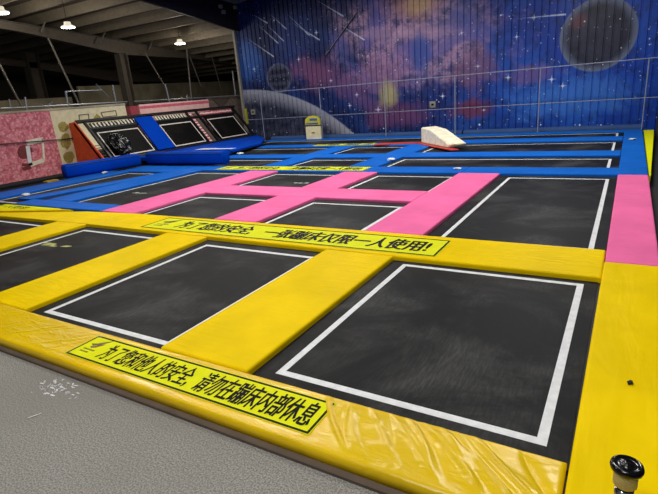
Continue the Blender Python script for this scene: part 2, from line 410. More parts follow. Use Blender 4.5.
# rafters: haunched steel
def rafter(X, cols, label, m='dark_steel', dz=0):
    r = empty('roof_rafter', label, 'beam', (X, cols[0], 0))
    def top(y): return 4.62-.096*(y-9.7)+dz
    pts = []
    ys = [3.+.5*i for i in range(42)]
    bmw = B(); pv = None
    fl = B()
    prev = None
    for y in ys:
        d = .26+.28*max(0, 1-abs(y-cols[0])/4.)
        t, b = top(y), top(y)-d
        q = [bmw.verts.new((xx, y-cols[0], zz)) for xx, zz in ((-.012, b), (.012, b), (.012, t), (-.012, t))]
        if pv:
            for a in range(4): bmw.faces.new((pv[a], pv[(a+1) % 4], q[(a+1) % 4], q[a]))
        pv = q
        if prev:
            beam(fl, (0, prev[0]-cols[0], prev[1]), (0, y-cols[0], t), .2, .02)
            beam(fl, (0, prev[0]-cols[0], prev[2]), (0, y-cols[0], b), .2, .02)
        prev = (y, t, b)
    link('web', bmw, m, r); link('flange', fl, m, r)
    r['top_'] = 0; del r['top_']; return r
raf1 = rafter(-18., [14.2], 'haunched brown steel rafter resting on the column, nearer of the two')
raf2 = rafter(-23.5, [17.8], 'darker haunched steel rafter deep in the side hall', dz=-.35)
def column(X, Y, z1, label, pinkbase=False, w=.34):
    c = empty('steel_column', label, 'column', (X, Y, 0))
    bm = B(); box(bm, -.012, .012, -w/2, w/2, -.07, z1); link('web', bm, 'dark_steel', c)
    for s in (-1, 1):
        bm = B(); box(bm, -w/2, w/2, s*w/2-.014, s*w/2+.014, -.07, z1); link('flange', bm, 'dark_steel', c)
    if pinkbase:
        bm = B(); box(bm, -w/2-.03, w/2+.03, -w/2-.04, w/2+.04, -.07, 1.62); link('pink_cladding', bm, 'deep_pink', c)
    return c
column(-18, 14.15, 3.7, 'brown steel column with a pink clad foot behind the slanted trampolines', True, .34)
column(-23.5, 13.6, 4.3, 'dark steel column standing deep in the side hall on the left', w=.5)

# beige bands far behind
bm = B(); box(bm, -22.1, -22, 14.6, 26.9, 1.75, 2.7); tag(link('trim_5', bm, 'beige'), kind='structure')
bm = B(); box(bm, -22.1, -22, 8.5, 14.2, 1.6, 2.25); tag(link('trim_6', bm, 'beige'), kind='structure')

# knee braces and rods by the rafter
def PX(u, v, X):       # a point on a picture ray at a given X plane
    d = rgt*0
    d = r2*((u-329)/F)+d2*((v-247)/F)+fwd
    k = X/d.x
    return Vector((X, d.y*k, d.z*k+H))
for (a, b, X, r, lab) in [((48, 38), (81, 108), -17.6, .035, 'long slanting pale rod left of the brown column'), ((-4, 58), (22, 107), -17.6, .035, 'slanting rod at the far left of the side hall'),
    ((145, 53), (166, 88), -17.6, .028, 'thin slanting rod right of the brown column'), ((186.6, 49), (192, 104), -14.2, .024, 'pale vertical pipe hanging down behind the middle slanted trampoline'),
    ((190, 57), (201, 86), -17.6, .025, 'short slanting rod beside the vertical pipe'), ((212, 57), (222, 92), -17.6, .025, 'dim slanting rod nearest the painted wall'),
    ((45, 22), (41, 32), -17.8, .03, 'short kicker strut under a purlin at the left'), ((105, 32), (100, 44), -17.8, .03, 'short kicker strut left of the column head'), ((153, 38), (149, 50), -17.8, .03, 'short kicker strut right of the column head')]:
    A_, B_ = PX(*a, X), PX(*b, X)
    bm = B(); tube(bm, A_, B_, r, 8); o_ = link('kicker_strut' if 'kicker' in lab else 'brace_rod', bm, 'rod_steel'); o_.parent = raf1; o_.matrix_parent_inverse = Matrix.Translation(-Vector(raf1.location))

# partition with prints at the left
PXW = -13.45
def yz(u, v, X=PXW):
    p_ = PX(u, v, X); return p_.y, p_.z
def panel(y0, y1, z0, z1, m, name, kind=None, th=.06, X=PXW):
    bm = B(); box(bm, X-th, X, y0, y1, z0, z1); return link(name, bm, m)
yA = yz(54, 130)[0]; yB = yz(125, 105)[0]; yC = yz(139, 105)[0]; yD = yz(209, 105)[0]
w = panel(1., yA, -.07, 1.64, 'pink_wall', 'wall_left'); tag(w, kind='structure')
w = panel(yA, yB, -.07, 1.64, 'pale_wall', 'wall_left'); tag(w, kind='structure'); w_cream = w
w = panel(yC, yD, -.07, 1.62, 'pinkwhite', 'wall_left'); tag(w, kind='structure'); w_rose = w
bm = B(); box(bm, PXW-.08, PXW+.02, 1., yB, 1.642, 1.69); tag(link('trim_4', bm, 'beige'), kind='structure')
# olive painted shapes and line boxes on the cream part
def flat_on_wall(name, poly_px, m, X=PXW+.006, parent=None, th=.0058):
    pts = [PX(u, v, X) for u, v in poly_px]
    bm = B(); a = [bm.verts.new(p_) for p_ in pts]; b = [bm.verts.new(p_-Vector((th, 0, 0))) for p_ in pts]
    bm.faces.new(a); bm.faces.new(b[::-1]); n_ = len(pts)
    for i in range(n_): bm.faces.new((a[i], b[i], b[(i+1) % n_], a[(i+1) % n_]))
    return link(name, bm, m, parent)
def blobpx(cx, cy_, rx, ry, seed, n_=14):
    rr = random.Random(seed)
    return [(cx+rx*math.cos(2*math.pi*i/n_)*rr.uniform(.8, 1.12), cy_+ry*math.sin(2*math.pi*i/n_)*rr.uniform(.8, 1.12)) for i in range(n_)]
for i, (cx, cy_, rx, ry, lab) in enumerate([(63.5, 127, 5.2, 5.2, 'upper olive green painted clump on the cream wall board'), (66, 141, 5.5, 8.5, 'middle olive green painted clump on the cream wall board'), (69, 157, 5.5, 6.5, 'lowest olive green painted clump on the cream wall board')]):
    flat_on_wall('painted_bush', blobpx(cx, cy_, rx, ry, i), 'olive').parent = w_cream
flat_on_wall('painted_hill', [(93, 119), (97, 113.5), (101, 117.5)], 'olive').parent = w_cream
def frame_px(name, q, w_, m, lab):
    bm = B()
    P = [PX(u, v, PXW+.0062) for u, v in q]
    for i in range(len(P)): beam(bm, P[i], P[(i+1) % len(P)], .012, w_)
    o = link(name, bm, m); o.parent = w_cream; return o
frame_px('line_drawing_box', [(79, 115), (88.5, 114), (89, 119.5), (79.5, 120.5)], .018, 'strip', 'small square outline drawn on the cream board, left one')
frame_px('line_drawing_box', [(101, 112.5), (115.5, 110.5), (117, 115.5), (103, 117)], .018, 'strip', 'wider outline box drawn on the cream board, right one')
flat_on_wall('painted_stripe', [(139, 106.5), (209, 100.5), (209, 103), (139, 109)], 'deep_pink').parent = w_rose
# basketball print: ball, backboard outline, net
g = empty('basketball_hoop_print', 'white basketball backboard outline with dark red ball printed on the pink wall', 'print', tuple(PX(35, 150, PXW)))
def child_keep(o, par):
    o.parent = par; o.matrix_parent_inverse = Matrix.Translation(-Vector(par.location))
child_keep(flat_on_wall('ball', [(24+6.5*math.cos(a/18*6.283), 152+7*math.sin(a/18*6.283)) for a in range(18)], 'ball', PXW+.006), g)
def bar_px(name, a, b, w_, m, par, X=PXW+.0065):
    bm = B(); beam(bm, PX(*a, X), PX(*b, X), .012, w_); o = link(name, bm, m); child_keep(o, par); return o
bar_px('backboard_side', (27.5, 146), (30.5, 165.5), .10, 'white', g); bar_px('backboard_top', (26.5, 143), (43, 139.5), .13, 'cream', g)
bar_px('backboard_side', (42.5, 139), (44, 160), .05, 'cream', g); bar_px('backboard_bottom', (30, 165), (44, 160), .10, 'cream', g)
bar_px('rim', (22, 164.5), (30, 165), .07, 'ball', g); bar_px('net', (23, 169), (31, 167), .09, 'ball', g)
bar_px('rim_plate', (31, 147.5), (31.5, 152), .06, 'ball', g)
bm = B(); tube(bm, PX(-2, 144.5, PXW+.06), PX(74, 138.5, PXW+.06), .014, 8)
tag(link('wall_cable', bm, 'black_steel'), 'thin dark cable running along the pink wall above the hoop print', 'cable')

# pipes on top of the partition
XR = -13.9
gr = empty('guard_rail', 'grey pipe rail along the top of the pink partition', 'railing', (XR, 9, 1.6))
def railbit(name, a, b, r, par, X, m='steel'):
    bm = B(); tube(bm, PX(*a, X), PX(*b, X), r, 8); o = link(name, bm, m); child_keep(o, par); return o
railbit('rail_pipe', (-4, 109), (127, 101.8), .022, gr, XR); railbit('rail_pipe', (134, 101.5), (243, 95.5), .022, gr, XR)
for a, b, r in [((25, 97), (28, 116), .028), ((65.5, 91), (71, 122), .03), ((112.5, 85), (117, 108), .028), ((9, 99), (12, 112), .018), ((49, 103), (50, 110), .018), ((165, 84), (170, 104), .03), ((187, 95), (188, 112), .02), ((232.5, 71), (235.5, 95.5), .03)]:
    railbit('rail_post', a, b, r, gr, XR)
railbit('brace', (39, 103), (50, 113), .012, gr, XR); railbit('brace', (53, 101), (44, 113), .012, gr, XR); railbit('upper_rail', (66, 91.5), (102, 90), .014, gr, XR)
railbit('brace', (96, 84), (109, 97), .012, gr, XR)
# pink cladding pieces beside the last slanted trampoline
tag(flat_on_wall('brown_pennant', [(212, 98.5), (230, 97.5), (222, 108)], 'strip', -13.96), 'brown downward pointing triangle above the last slanted trampoline', 'board')
tag(flat_on_wall('dusty_panel', [(206, 97), (246, 94), (252, 132), (206, 117)], mat('dusty_brown_board', (120, 104, 92), .8, var=.2), -14.0), 'dusty brown board behind the last slanted trampoline', 'board')

# high bay lamps
def lamp(u, v, X, lab, s=1.):
    p_ = PX(u, v, X); r = empty('pendant_lamp', lab, 'lamp', tuple(p_))
    bm = B(); lathe(bm, [(.02*s, .13*s), (.09*s, .125*s), (.10*s, .06*s), (.11*s, .045*s), (.2*s, .0*s), (.195*s, -.02*s)], 20); link('lamp_shade', bm, 'lamp_white', r, True)
    bm = B(); lathe(bm, [(.19*s, -.021*s), (.185*s, -.035*s), (.05*s, -.045*s)], 20); link('diffuser', bm, 'lamp_glow', r, True)
    bm = B(); tube(bm, (0, 0, .12*s), (0, 0, rz(p_.y)+.33-p_.z), .008, 6); link('cord', bm, 'black_steel', r)
    L = bpy.data.lights.new('pendant_light', 'POINT'); L.energy = 55; L.color = (1, .93, .82); L.shadow_soft_size = .15
    lo = bpy.data.objects.new('pendant_light', L); C.objects.link(lo); lo.location = p_-Vector((0, 0, .2*s)); return r
lamp(68, 26.5, -15.3, 'white pendant lamp hanging left of the brown column head', 1.05)
lamp(180, 43, -15.3, 'white pendant lamp hanging right of the brown column head', 1.05)
lamp(0.5, 12, -16.5, 'white pendant lamp cut by the left edge of the view', 1.2)

# ------------------------------------------------------------------ pads
def pad(poly, m, lab, z0=ZB, z1=ZP, name='safety_pad', cat='pad', group=None, bev=.018):
    xs_ = [q[0] for q in poly]; ys_ = [q[1] for q in poly]; cx, cy_ = sum(xs_)/len(xs_), sum(ys_)/len(ys_)
    bm = B(); prism(bm, [(q[0]-cx, q[1]-cy_)+tuple(q[2:]) for q in poly], z0, z1, bev, 3)
    o = link(name, bm, m, loc=(cx, cy_, 0)); return tag(o, lab, cat, group)
def rp(x0, x1, y0, y1, m, lab, **k):
    g_ = GP/2
    return pad([(x0+g_, y0+g_), (x1-g_, y0+g_), (x1-g_, y1-g_), (x0+g_, y1-g_)], m, lab, **k)

FRONT_PAD()
pad([(-.09, .6), (.316, .6), (.316, 4.368), (-.072, 4.368)], 'yellow_quilt', 'broad yellow pad at the right edge running from the camera to the pink pad')
rp(-2.52, -1.78, 1.84, 3.98, 'yellow', 'yellow pad between the two nearest full trampolines')
rp(-4.84, -4.15, 1.84, 3.98, 'yellow', 'wide yellow pad left of the nearest middle trampoline')
rp(-7.2, -6.5, 1.84, 3.98, 'yellow', 'yellow pad at the left edge meeting the yellow cross pad')
pad([(-.072, 3.982), (-.072, 4.68), (-2.4, 4.68), (-6.2, 4.64), (-7.35, 4.56), (-9.6, 3.97), (-9.6, 3.9), (-7.3, 3.982)], 'yellow', 'long yellow cross pad carrying the larger warning sign')
pad([(-9.9, 4.03), (-7.75, 4.585), (-9.9, 4.6)], 'yellow', 'yellow wedge shaped pad left of the cross pad with a faded printed sign', z1=-.004)
# pink
rp(-.07, .318, 4.37, 8.38, 'pink', 'pink pad at the right edge between the yellow and blue ones')
rp(-2.45, -1.755, 4.685, 8.38, 'pink', 'long pink pad left of the long right hand trampoline')
rp(-4.72, -4.0, 4.685, 6.17, 'pink', 'short pink pad between the two near pink-edged trampolines')
rp(-4.72, -4.0, 6.84, 8.38, 'pink', 'short pink pad between the two far pink-edged trampolines')
rp(-7.1, -6.33, 4.645, 8.38, 'pink', 'long pink pad leftmost of the pink ones')
rp(-6.33, -2.45, 6.17, 6.84, 'pink', 'pink cross pad joining three long pink pads')
# blue
rp(-.07, .318, 9.0, 14.5, 'blue', 'blue pad at the right edge ending at the railing')
rp(-2.42, .318, 8.38, 9.0, 'blue', 'blue cross pad at the far end of the long right hand trampoline')
rp(-8.6, -2.42, 8.38, 9.0, 'blue', 'long blue cross pad carrying the faded sign behind the pink pads')
rp(-11.25, -8.6, 8.1, 9.0, 'blue', 'blue pad at the foot of the padded roll corner')
rp(-9.35, -8.6, 5.05, 8.1, 'blue', 'long blue pad left of the long left trampoline')
rp(-9.75, -7.1, 4.645, 5.05, 'blue', 'narrow blue pad behind the left part of the yellow cross pad')
pad([(-10.3, 5.02), (-9.85, 5.02), (-9.37, 6.9), (-9.37, 8.06), (-9.5, 8.06)], 'blue', 'thin slanting blue strip pad left of the long blue pad', z0=ZM+.004)
rp(-11.7, -10.85, 3.5, 8.1, 'blue', 'leftmost long blue pad near the pink wall')
rp(-7.27, -6.62, 9.0, 12.55, 'blue', 'blue lane pad left of the small far middle trampolines')
rp(-4.97, -4.3, 9.0, 12.55, 'blue', 'blue lane pad right of the small far middle trampolines')
rp(-9.8, -7.27, 10.3, 10.9, 'blue', 'blue cross pad beside the blue deck of the slanted trampolines')
rp(-6.62, -4.97, 10.3, 10.9, 'blue', 'short blue cross pad between the two small far middle trampolines')
rp(-4.3, -.07, 10.35, 11.0, 'blue', 'long blue cross pad in front of the cream foam wedge')
rp(-10.3, -4.3, 12.55, 13.1, 'blue', 'blue cross pad at the back left carrying a faint sign')
rp(-4.3, -.07, 12.75, 13.4, 'blue', 'blue cross pad under the cream foam wedge')
rp(-11.4, .318, 14.5, 14.82, 'blue', 'furthest blue pad lying along the foot of the railing')
# yellow wedge outside the right pads, black net wall
pad([(.325, 8.4), (.345, 8.4), (.56, 14.75), (.345, 14.75)], 'sign', 'thin bright yellow strip outside the far right blue pad', z0=-.17, z1=-.02, name='edge_strip', cat='strip', bev=0)
bm = B(); box(bm, .6, .64, 6., 14.9, -.17, 1.66); link('net_wall', bm, 'black'); tag(bpy.context.scene.objects['net_wall'], 'black net screen at the right edge beside the pads', 'net')

# ------------------------------------------------------------------ trampolines
def tramp(x0, x1, y0, y1, lab, ins=(.1, .1, .085, .07), w=.045, logo=None, bedm='bed', far=False):
    cx, cy_ = (x0+x1)/2, (y0+y1)/2
    t = empty('trampoline', lab, 'trampoline', (cx, cy_, ZB))
    g_ = .004
    bm = B(); box(bm, x0-cx+g_, x1-cx-g_, y0-cy_+g_, y1-cy_-g_, 0, ZM-ZB); link('jumping_bed', bm, bedm, t)
    bm = B(); a, b, c, d = x0-cx+ins[0], x1-cx-ins[1], y0-cy_+ins[2], y1-cy_-ins[3]; z0, z1 = ZM-ZB, ZM-ZB+.002
    box(bm, a, b, c, c+w, z0, z1); box(bm, a, b, d-w, d, z0, z1); box(bm, a, a+w, c+w, d-w, z0, z1); box(bm, b-w, b, c+w, d-w, z0, z1)
    link('white_outline', bm, 'tape', t)
    if logo:
        lx, ly, ls, lm = logo; rr = random.Random(int(abs(lx*10)))
        bm = B()
        for i in range(9):
            ax, ay = lx-cx+rr.uniform(-.5, .5)*ls, ly-cy_+rr.uniform(-.12, .12)*ls
            prism(bm, [(ax-.12*ls, ay-.04*ls), (ax+.1*ls, ay-.02*ls), (ax+.14*ls, ay+.05*ls), (ax-.06*ls, ay+.04*ls)], z0, z1+.0005*i)
        link('printed_logo', bm, lm, t)
    return t
M['logo_y'] = mat('pale_yellow_print', (190, 190, 110), .5, var=0); M['logo_w'] = mat('off_white_print', (205, 208, 200), .5, var=0)
tramp(-1.78, -.09, 1.84, 3.98, 'nearest right trampoline, large black bed with a white outline inside yellow pads', ins=(.13, .093, .1, .08))
tramp(-4.15, -2.52, 1.84, 3.98, 'nearest middle trampoline, black bed between two yellow pads', ins=(.13, .02, .08, .16))
tramp(-6.5, -4.84, 1.84, 3.98, 'nearest left trampoline, black bed with a pale yellow logo', ins=(.15, .04, .1, .14), logo=(-6.0, 3.2, .5, 'logo_y'))
tramp(-9.6, -7.2, 1.84, 3.9, 'trampoline cut by the left edge beyond the yellow pads', ins=(.1, .08, .1, .08))
tramp(-1.755, -.07, 4.685, 8.38, 'long trampoline at the right between pink pads', ins=(.16, .1, .06, .18))
tramp(-4.0, -2.45, 4.685, 6.17, 'near middle trampoline inside the pink pads, just behind the larger sign', ins=(.07, .05, .05, .2))
tramp(-4.0, -2.45, 6.84, 8.38, 'far middle trampoline inside the pink pads, in front of the blue cross pad', ins=(.1, .02, .03, .2))
tramp(-6.33, -4.72, 4.685, 6.17, 'near left trampoline inside the pink pads', ins=(.08, .02, .03, .2))
tramp(-6.33, -4.72, 6.84, 8.38, 'far left trampoline inside the pink pads with a small white mark', ins=(.08, .02, .03, .2), logo=(-5.1, 7.35, .3, 'logo_w'))
tramp(-8.6, -7.08, 5.05, 8.38, 'long trampoline between blue and pink pads with two small pale logos', ins=(.08, .02, .03, .2), logo=(-7.95, 6.05, .35, 'logo_w'))
tramp(-10.85, -9.35, 4.7, 8.1, 'narrow trampoline between the two leftmost long blue pads', ins=(.1, .1, .1, .1))
tramp(-11.0, -7.27, 9.0, 10.3, 'low strip trampoline beside the end of the padded roll', ins=(.1, .1, .1, .22))
tramp(-6.62, -4.97, 9.0, 10.3, 'small far middle trampoline just behind the blue cross pad with the sign', ins=(.06, .06, .1, .2))
tramp(-4.3, -.07, 9.0, 10.35, 'long crosswise trampoline just behind the far end of the long right one', ins=(.12, .13, .1, .2))
tramp(-10.6, -7.27, 10.9, 12.55, 'crosswise trampoline beside the blue deck at the back left', ins=(.1, .1, .1, .24))
tramp(-6.62, -4.97, 10.9, 12.55, 'small far middle trampoline nearest the painted wall', ins=(.06, .06, .1, .24))
tramp(-4.3, -.07, 11.0, 12.75, 'long crosswise trampoline in front of the cream foam wedge', ins=(.12, .13, .1, .24))
tramp(-11.2, -4.4, 13.1, 14.5, 'furthest left crosswise trampoline along the railing')
tramp(-4.4, -.07, 13.4, 14.5, 'furthest right crosswise trampoline along the railing', ins=(.12, .12, .1, .1))

# ------------------------------------------------------------------ printed signs
def text_mesh(name, s, size, m, parent, quad, z, squash=1., off=.02):
    """lay text into the box quad=(x0,x1,y0,y1) in parent space"""
    cu = bpy.data.curves.new('t', 'FONT'); cu.body = s; cu.size = 1.; cu.fill_mode = 'FRONT'
    o = bpy.data.objects.new('t', cu); C.objects.link(o); bpy.context.view_layer.update()
    me = bpy.data.meshes.new_from_object(o.evaluated_get(bpy.context.evaluated_depsgraph_get()))
    bpy.data.objects.remove(o); 
    if not me.vertices: return None
    xs_ = [v.co.x for v in me.vertices]; ys_ = [v.co.y for v in me.vertices]
    x0, x1, y0, y1 = quad; ax, bx, ay, by = min(xs_), max(xs_), min(ys_), max(ys_)
    for v in me.vertices:
        v.co.x = x0+(v.co.x-ax)/(bx-ax)*(x1-x0); v.co.y = y0+(v.co.y-ay)/(by-ay)*(y1-y0); v.co.z = z
    # heavier strokes: the same outlines laid side by side
    ch = (y1-y0)*off; bm = B()
    for i in range(8):
        n0 = len(bm.verts); bm.from_mesh(me); bm.verts.ensure_lookup_table()
        for v in bm.verts[n0:]: v.co.x += ch*math.cos(i*math.pi/4)*1.1; v.co.y += ch*.8*math.sin(i*math.pi/4); v.co.z += i*2e-5
    bm.to_mesh(me); bm.free()
    me.materials.append(M[m]); o = bpy.data.objects.new(name, me); C.objects.link(o); o.parent = parent
    return o
def sign(x0, x1, y0, y1, lab, words, z=ZP+.002, border=.012, logo=True, boff=.024):
    cx, cy_ = (x0+x1)/2, (y0+y1)/2; hx, hy = (x1-x0)/2, (y1-y0)/2
    s = empty('warning_sign', lab, 'sign', (cx, cy_, z))
    bm = B(); box(bm, -hx, hx, -hy, hy, 0, .0015); link('backing', bm, 'sign', s)
    i_ = border*.4; b_ = border
    bm = B(); box(bm, -hx+i_, hx-i_, -hy+i_, -hy+i_+b_, .0015, .0025); box(bm, -hx+i_, hx-i_, hy-i_-b_, hy-i_, .0015, .0025)
    box(bm, -hx+i_, -hx+i_+b_, -hy+i_+b_, hy-i_-b_, .0015, .0025); box(bm, hx-i_-b_, hx-i_, -hy+i_+b_, hy-i_-b_, .0015, .0025)
    link('border', bm, 'ink', s)
    for w_, a, b, ya, yb in words:
        text_mesh('lettering', w_, 1, 'ink', s, (a-cx, b-cx, -hy+2*hy*ya, -hy+2*hy*yb), .0028, off=boff)
    if logo:
        L = hy*.9; lx = -hx+hy*.45
        bm = B()
        # a long swept wing above a shorter tail
        for pl in ([(0, .34), (.35, .42), (.75, .66), (1.1, .86), (.9, .62), (.6, .36), (.3, .24)], [(.22, .16), (.5, .26), (.72, .44), (.95, .5), (.7, .2), (.45, .1)]):
            prism(bm, [(lx+q[0]*L, (q[1]-.2)*hy*1.3+.05*hy) for q in pl], .0015, .003)
        link('emblem', bm, 'emblem', s)
        for r_, (yy, n_) in enumerate(((-.28, 8), (-.5, 6))):
            bm = B()
            for i in range(n_):
                xx = lx+L*(.05+i*.12)
                box(bm, xx, xx+L*.07, yy*hy, yy*hy+hy*.1, .0015, .003)
            link('small_print', bm, 'emblem', s)
    return s
sign(-3.07, -1.145, 1.52, 1.783, 'nearest yellow warning sign with large black Chinese lettering on the front pad',
     [('为了您和他人的安全,', -2.82, -2.02, .15, .84), ('请勿在蹦床内部休息', -1.96, -1.19, .15, .86)], border=.013, boff=.014)
sign(-5.46, -1.405, 4.06, 4.57, 'larger warning sign on the yellow cross pad ending in an exclamation mark',
     [('为了您的安全,', -4.95, -3.72, .2, .82), ('一张蹦床仅限一人使用!', -3.55, -1.55, .2, .82)], border=.02)
sign(-8.25, -4.35, 8.45, 8.92, 'faded yellow warning sign on the long blue cross pad',
     [('为了您的安全,', -7.75, -6.5, .2, .82), ('一张蹦床仅限一人使用!', -6.35, -4.5, .2, .82)], border=.02)
sign(-8.2, -6.15, 12.62, 13.02, 'faint yellow warning sign on the furthest left blue cross pad',
     [('为了您的安全,', -7.9, -7.3, .2, .82), ('一张蹦床仅限一人使用!', -7.2, -6.25, .2, .82)], border=.02)
def poly_sign():
    s = empty('warning_sign', 'cut off yellow warning sign at the left edge behind the yellow cross pad', 'sign', (-9., 4.4, -.004))
    bm = B(); prism(bm, [(-.88, -.18), (-.85, .19), (.9, .19), (.75, .12)], 0, .0015); link('backing', bm, 'sign', s)
    text_mesh('lettering', '一人使用!', 1, 'ink', s, (-.8, .1, -.02, .15), .002, off=.016)
poly_sign()

# ------------------------------------------------------------------ padded rolls, blue deck, slanted trampolines
def roll(a, b, r, h, lab, m='blue_dark'):
    """a soft bolster with squarish section, end caps and a highlight bar"""
    a, b = Vector(a), Vector(b); d = (b-a).normalized(); s = Vector((d.y, -d.x, 0)); L = (b-a).length
    t = empty('padded_roll', lab, 'bolster', tuple(a))
    bm = B(); seg = 20; rings = []
    for (u, k) in ((0, .9), (.02, 1), (L*.25, 1.), (L*.5, .985), (L*.75, 1.), (L-.02, 1), (L, .9)):
        ring = []
        for i in range(seg):
            an = 2*math.pi*i/seg; c_, s_ = math.cos(an), math.sin(an)
            e = .62; X_ = math.copysign(abs(c_)**e, c_)*r*k; Z_ = math.copysign(abs(s_)**e, s_)*h/2*k
            ring.append(bm.verts.new(d*u+s*X_+Vector((0, 0, Z_+h/2))))
        rings.append(ring)
    for p_, q_ in zip(rings, rings[1:]):
        for i in range(seg): bm.faces.new((p_[i], p_[(i+1) % seg], q_[(i+1) % seg], q_[i]))
    bm.faces.new(rings[0][::-1]); bm.faces.new(rings[-1])
    link('cover', bm, m, t, True)
    bm = B(); o_ = s*r*.93
    sd = 1 if (o_.x*-a.x + o_.y*-a.y) > 0 else -1
    beam(bm, d*.03+o_*sd+Vector((0, 0, h*.87)), d*(L-.03)+o_*sd+Vector((0, 0, h*.87)), .014, .02); link('highlight_bar', bm, 'roll', t)  # thin bar stands in for the highlight along the roll's top edge
    return t
roll((-11.85, 7.0, 0), (-11.5, 8.95, 0), .15, .34, 'left blue padded roll in front of the orange side board')
roll((-11.3, 9.18, .002), (-8.5, 9.18, .002), .15, .34, 'right blue padded roll in front of the slanted trampolines')

DP = [(-12.22, 9.36, .17), (-9.1, 9.36, .13), (-9.75, 10.6, .12), (-10.0, 11.7, .12), (-10.2, 12.75, .12), (-11.2, 14.25, .13), (-12.22, 15.05, .17)]
dk0 = empty('padded_deck', 'blue padded deck in front of the slanted trampolines', 'deck', (-11, 11, 0))
bm = B(); prism(bm, [(q[0]+11, q[1]-11, q[2]) for q in DP], .07, .2); link('cover', bm, 'blue_dark', dk0)
bm = B(); prism(bm, [((q[0]+11)*.93-.07, (q[1]-11)*.96) for q in DP], .003, .068); link('under_shade', bm, 'black_steel', dk0)  # black slab put in for the shade under the deck
# white print on deck
dk = empty('deck_print', 'small white printed lettering at the right end of the blue deck', 'print', (-10.35, 10.9, .185))
bm = B(); rr = random.Random(3)
for i in range(12):
    xx = -.75+i*.12; hh = .16 if i < 5 else .07
    prism(bm, [(xx-.04, -.1-hh/2), (xx+.05, -.1-hh/2), (xx+.08, hh), (xx, hh*.9)], 0, .004)
link('lettering', bm, 'white', dk)

# slanted frame:  s runs up the slope, y along it
SX, SZ = -12.248, .197; ux, uz = -.653, .757
def SP(s_, y, n_=0.):      # n_ along the outward normal
    return Vector((SX+ux*s_+uz*n_, y, SZ+uz*s_-ux*n_))
def slab(bm, s0, s1, y0, y1, n0, n1):
    vs = [bm.verts.new(SP(s_, y, n_)) for n_ in (n0, n1) for s_, y in ((s0, y0), (s1, y0), (s1, y1), (s0, y1))]
    for f in ((3, 2, 1, 0), (4, 5, 6, 7), (0, 1, 5, 4), (1, 2, 6, 5), (2, 3, 7, 6), (3, 0, 4, 7)): bm.faces.new([vs[i] for i in f])
def childw(o, par): child_keep(o, par)
fr = empty('slanted_rack', 'black steel frame holding three slanted trampolines against the side hall', 'frame', (-12.3, 11.8, 0))
def addp(name, args, m, par=fr, bl=None):
    bm = B()
    for a in args: slab(bm, *a)
    o = link(name, bm, m); childw(o, par); return o
addp('top_rail', [(1.40, 1.47, 8.45, 15.1, -.04, .03)], 'black_steel')
addp('second_rail', [(1.13, 1.19, 8.75, 15.0, -.05, .0)], 'black_steel')
addp('bottom_rail', [(-.02, .035, 8.45, 15.1, -.06, .0)], 'black_steel')
for y in (8.40, 8.68, 12.53, 12.99, 14.95):
    addp('side_rail', [(.035, 1.40, y, y+.06, -.06, .01)], 'black_steel')
for y in (8.5, 15.06):
    bm = B(); beam(bm, SP(1.42, y, -.06)-Vector((.04, 0, 0)), (SP(1.42, y).x-.04, y, -.07), .06, .06); o = link('back_leg', bm, 'black_steel'); childw(o, fr)
for i in range(6):
    addp('rung', [(.12+i*.09, .135+i*.09, 8.46, 8.67, -.05, -.03)], 'black_steel')
addp('cream_cladding', [(.45, 1.38, 8.47, 8.67, -.06, -.04)], 'pale_wall')
addp('top_cladding', [(1.22, 1.385, 8.85, 10.9, -.07, -.05), (1.22, 1.385, 11.2, 12.45, -.07, -.05)], 'dashes')
addp('striped_cladding', [(.06, 1.35, 12.63, 12.78, -.07, -.05)], 'candy')
addp('brown_cladding', [(.06, 1.35, 12.82, 12.96, -.07, -.05)], 'strip')
addp('striped_cladding', [(1.22, 1.385, 13.2, 14.85, -.07, -.05)], 'candy')
for i, (y0, y1, lab) in enumerate([(8.82, 10.24, 'left slanted trampoline with a black sack slumped on it'), (11.07, 12.44, 'middle slanted trampoline, right of the upright blue pad'), (13.23, 14.63, 'right slanted trampoline, closest to the painted wall')]):
    t = empty('slanted_trampoline', lab, 'trampoline', (SP(0, (y0+y1)/2)))
    bm = B(); slab(bm, .04, 1.12, y0-.07, y1+.07, -.02, 0.); o = link('jumping_bed', bm, 'bed_dark'); childw(o, t)
    bm = B(); w = .035; a, b = .08, .99
    slab(bm, a, a+w, y0, y1, 0, .004); slab(bm, b-w, b, y0, y1, 0, .004); slab(bm, a+w, b-w, y0, y0+w, 0, .004); slab(bm, a+w, b-w, y1-w, y1, 0, .004)
    o = link('white_outline', bm, 'tape_far'); childw(o, t)
bm = B(); slab(bm, .04, 1.34, 10.33, 11.0, .002, .05); o = link('upright_pad', bm, 'blue_dark'); tag(o, 'upright blue pad between the left and middle slanted trampolines', 'pad')
# orange triangular side board
bm = B(); y = 8.40
pts = [(-13.43, 1.26), (-13.43, -.06), (-12.05, -.06), (-12.2, .27), (SP(1.42, 0).x+.02, SP(1.42, 0).z+.02)]
a = [bm.verts.new((px_, y, pz_)) for px_, pz_ in pts]; b = [bm.verts.new((px_, y+.03, pz_)) for px_, pz_ in pts]
bm.faces.new(a); bm.faces.new(b[::-1])
for i in range(5): bm.faces.new((a[i], b[i], b[(i+1) % 5], a[(i+1) % 5]))
tag(link('side_board', bm, 'orange'), 'orange triangular board closing the left end of the slanted frame', 'board')
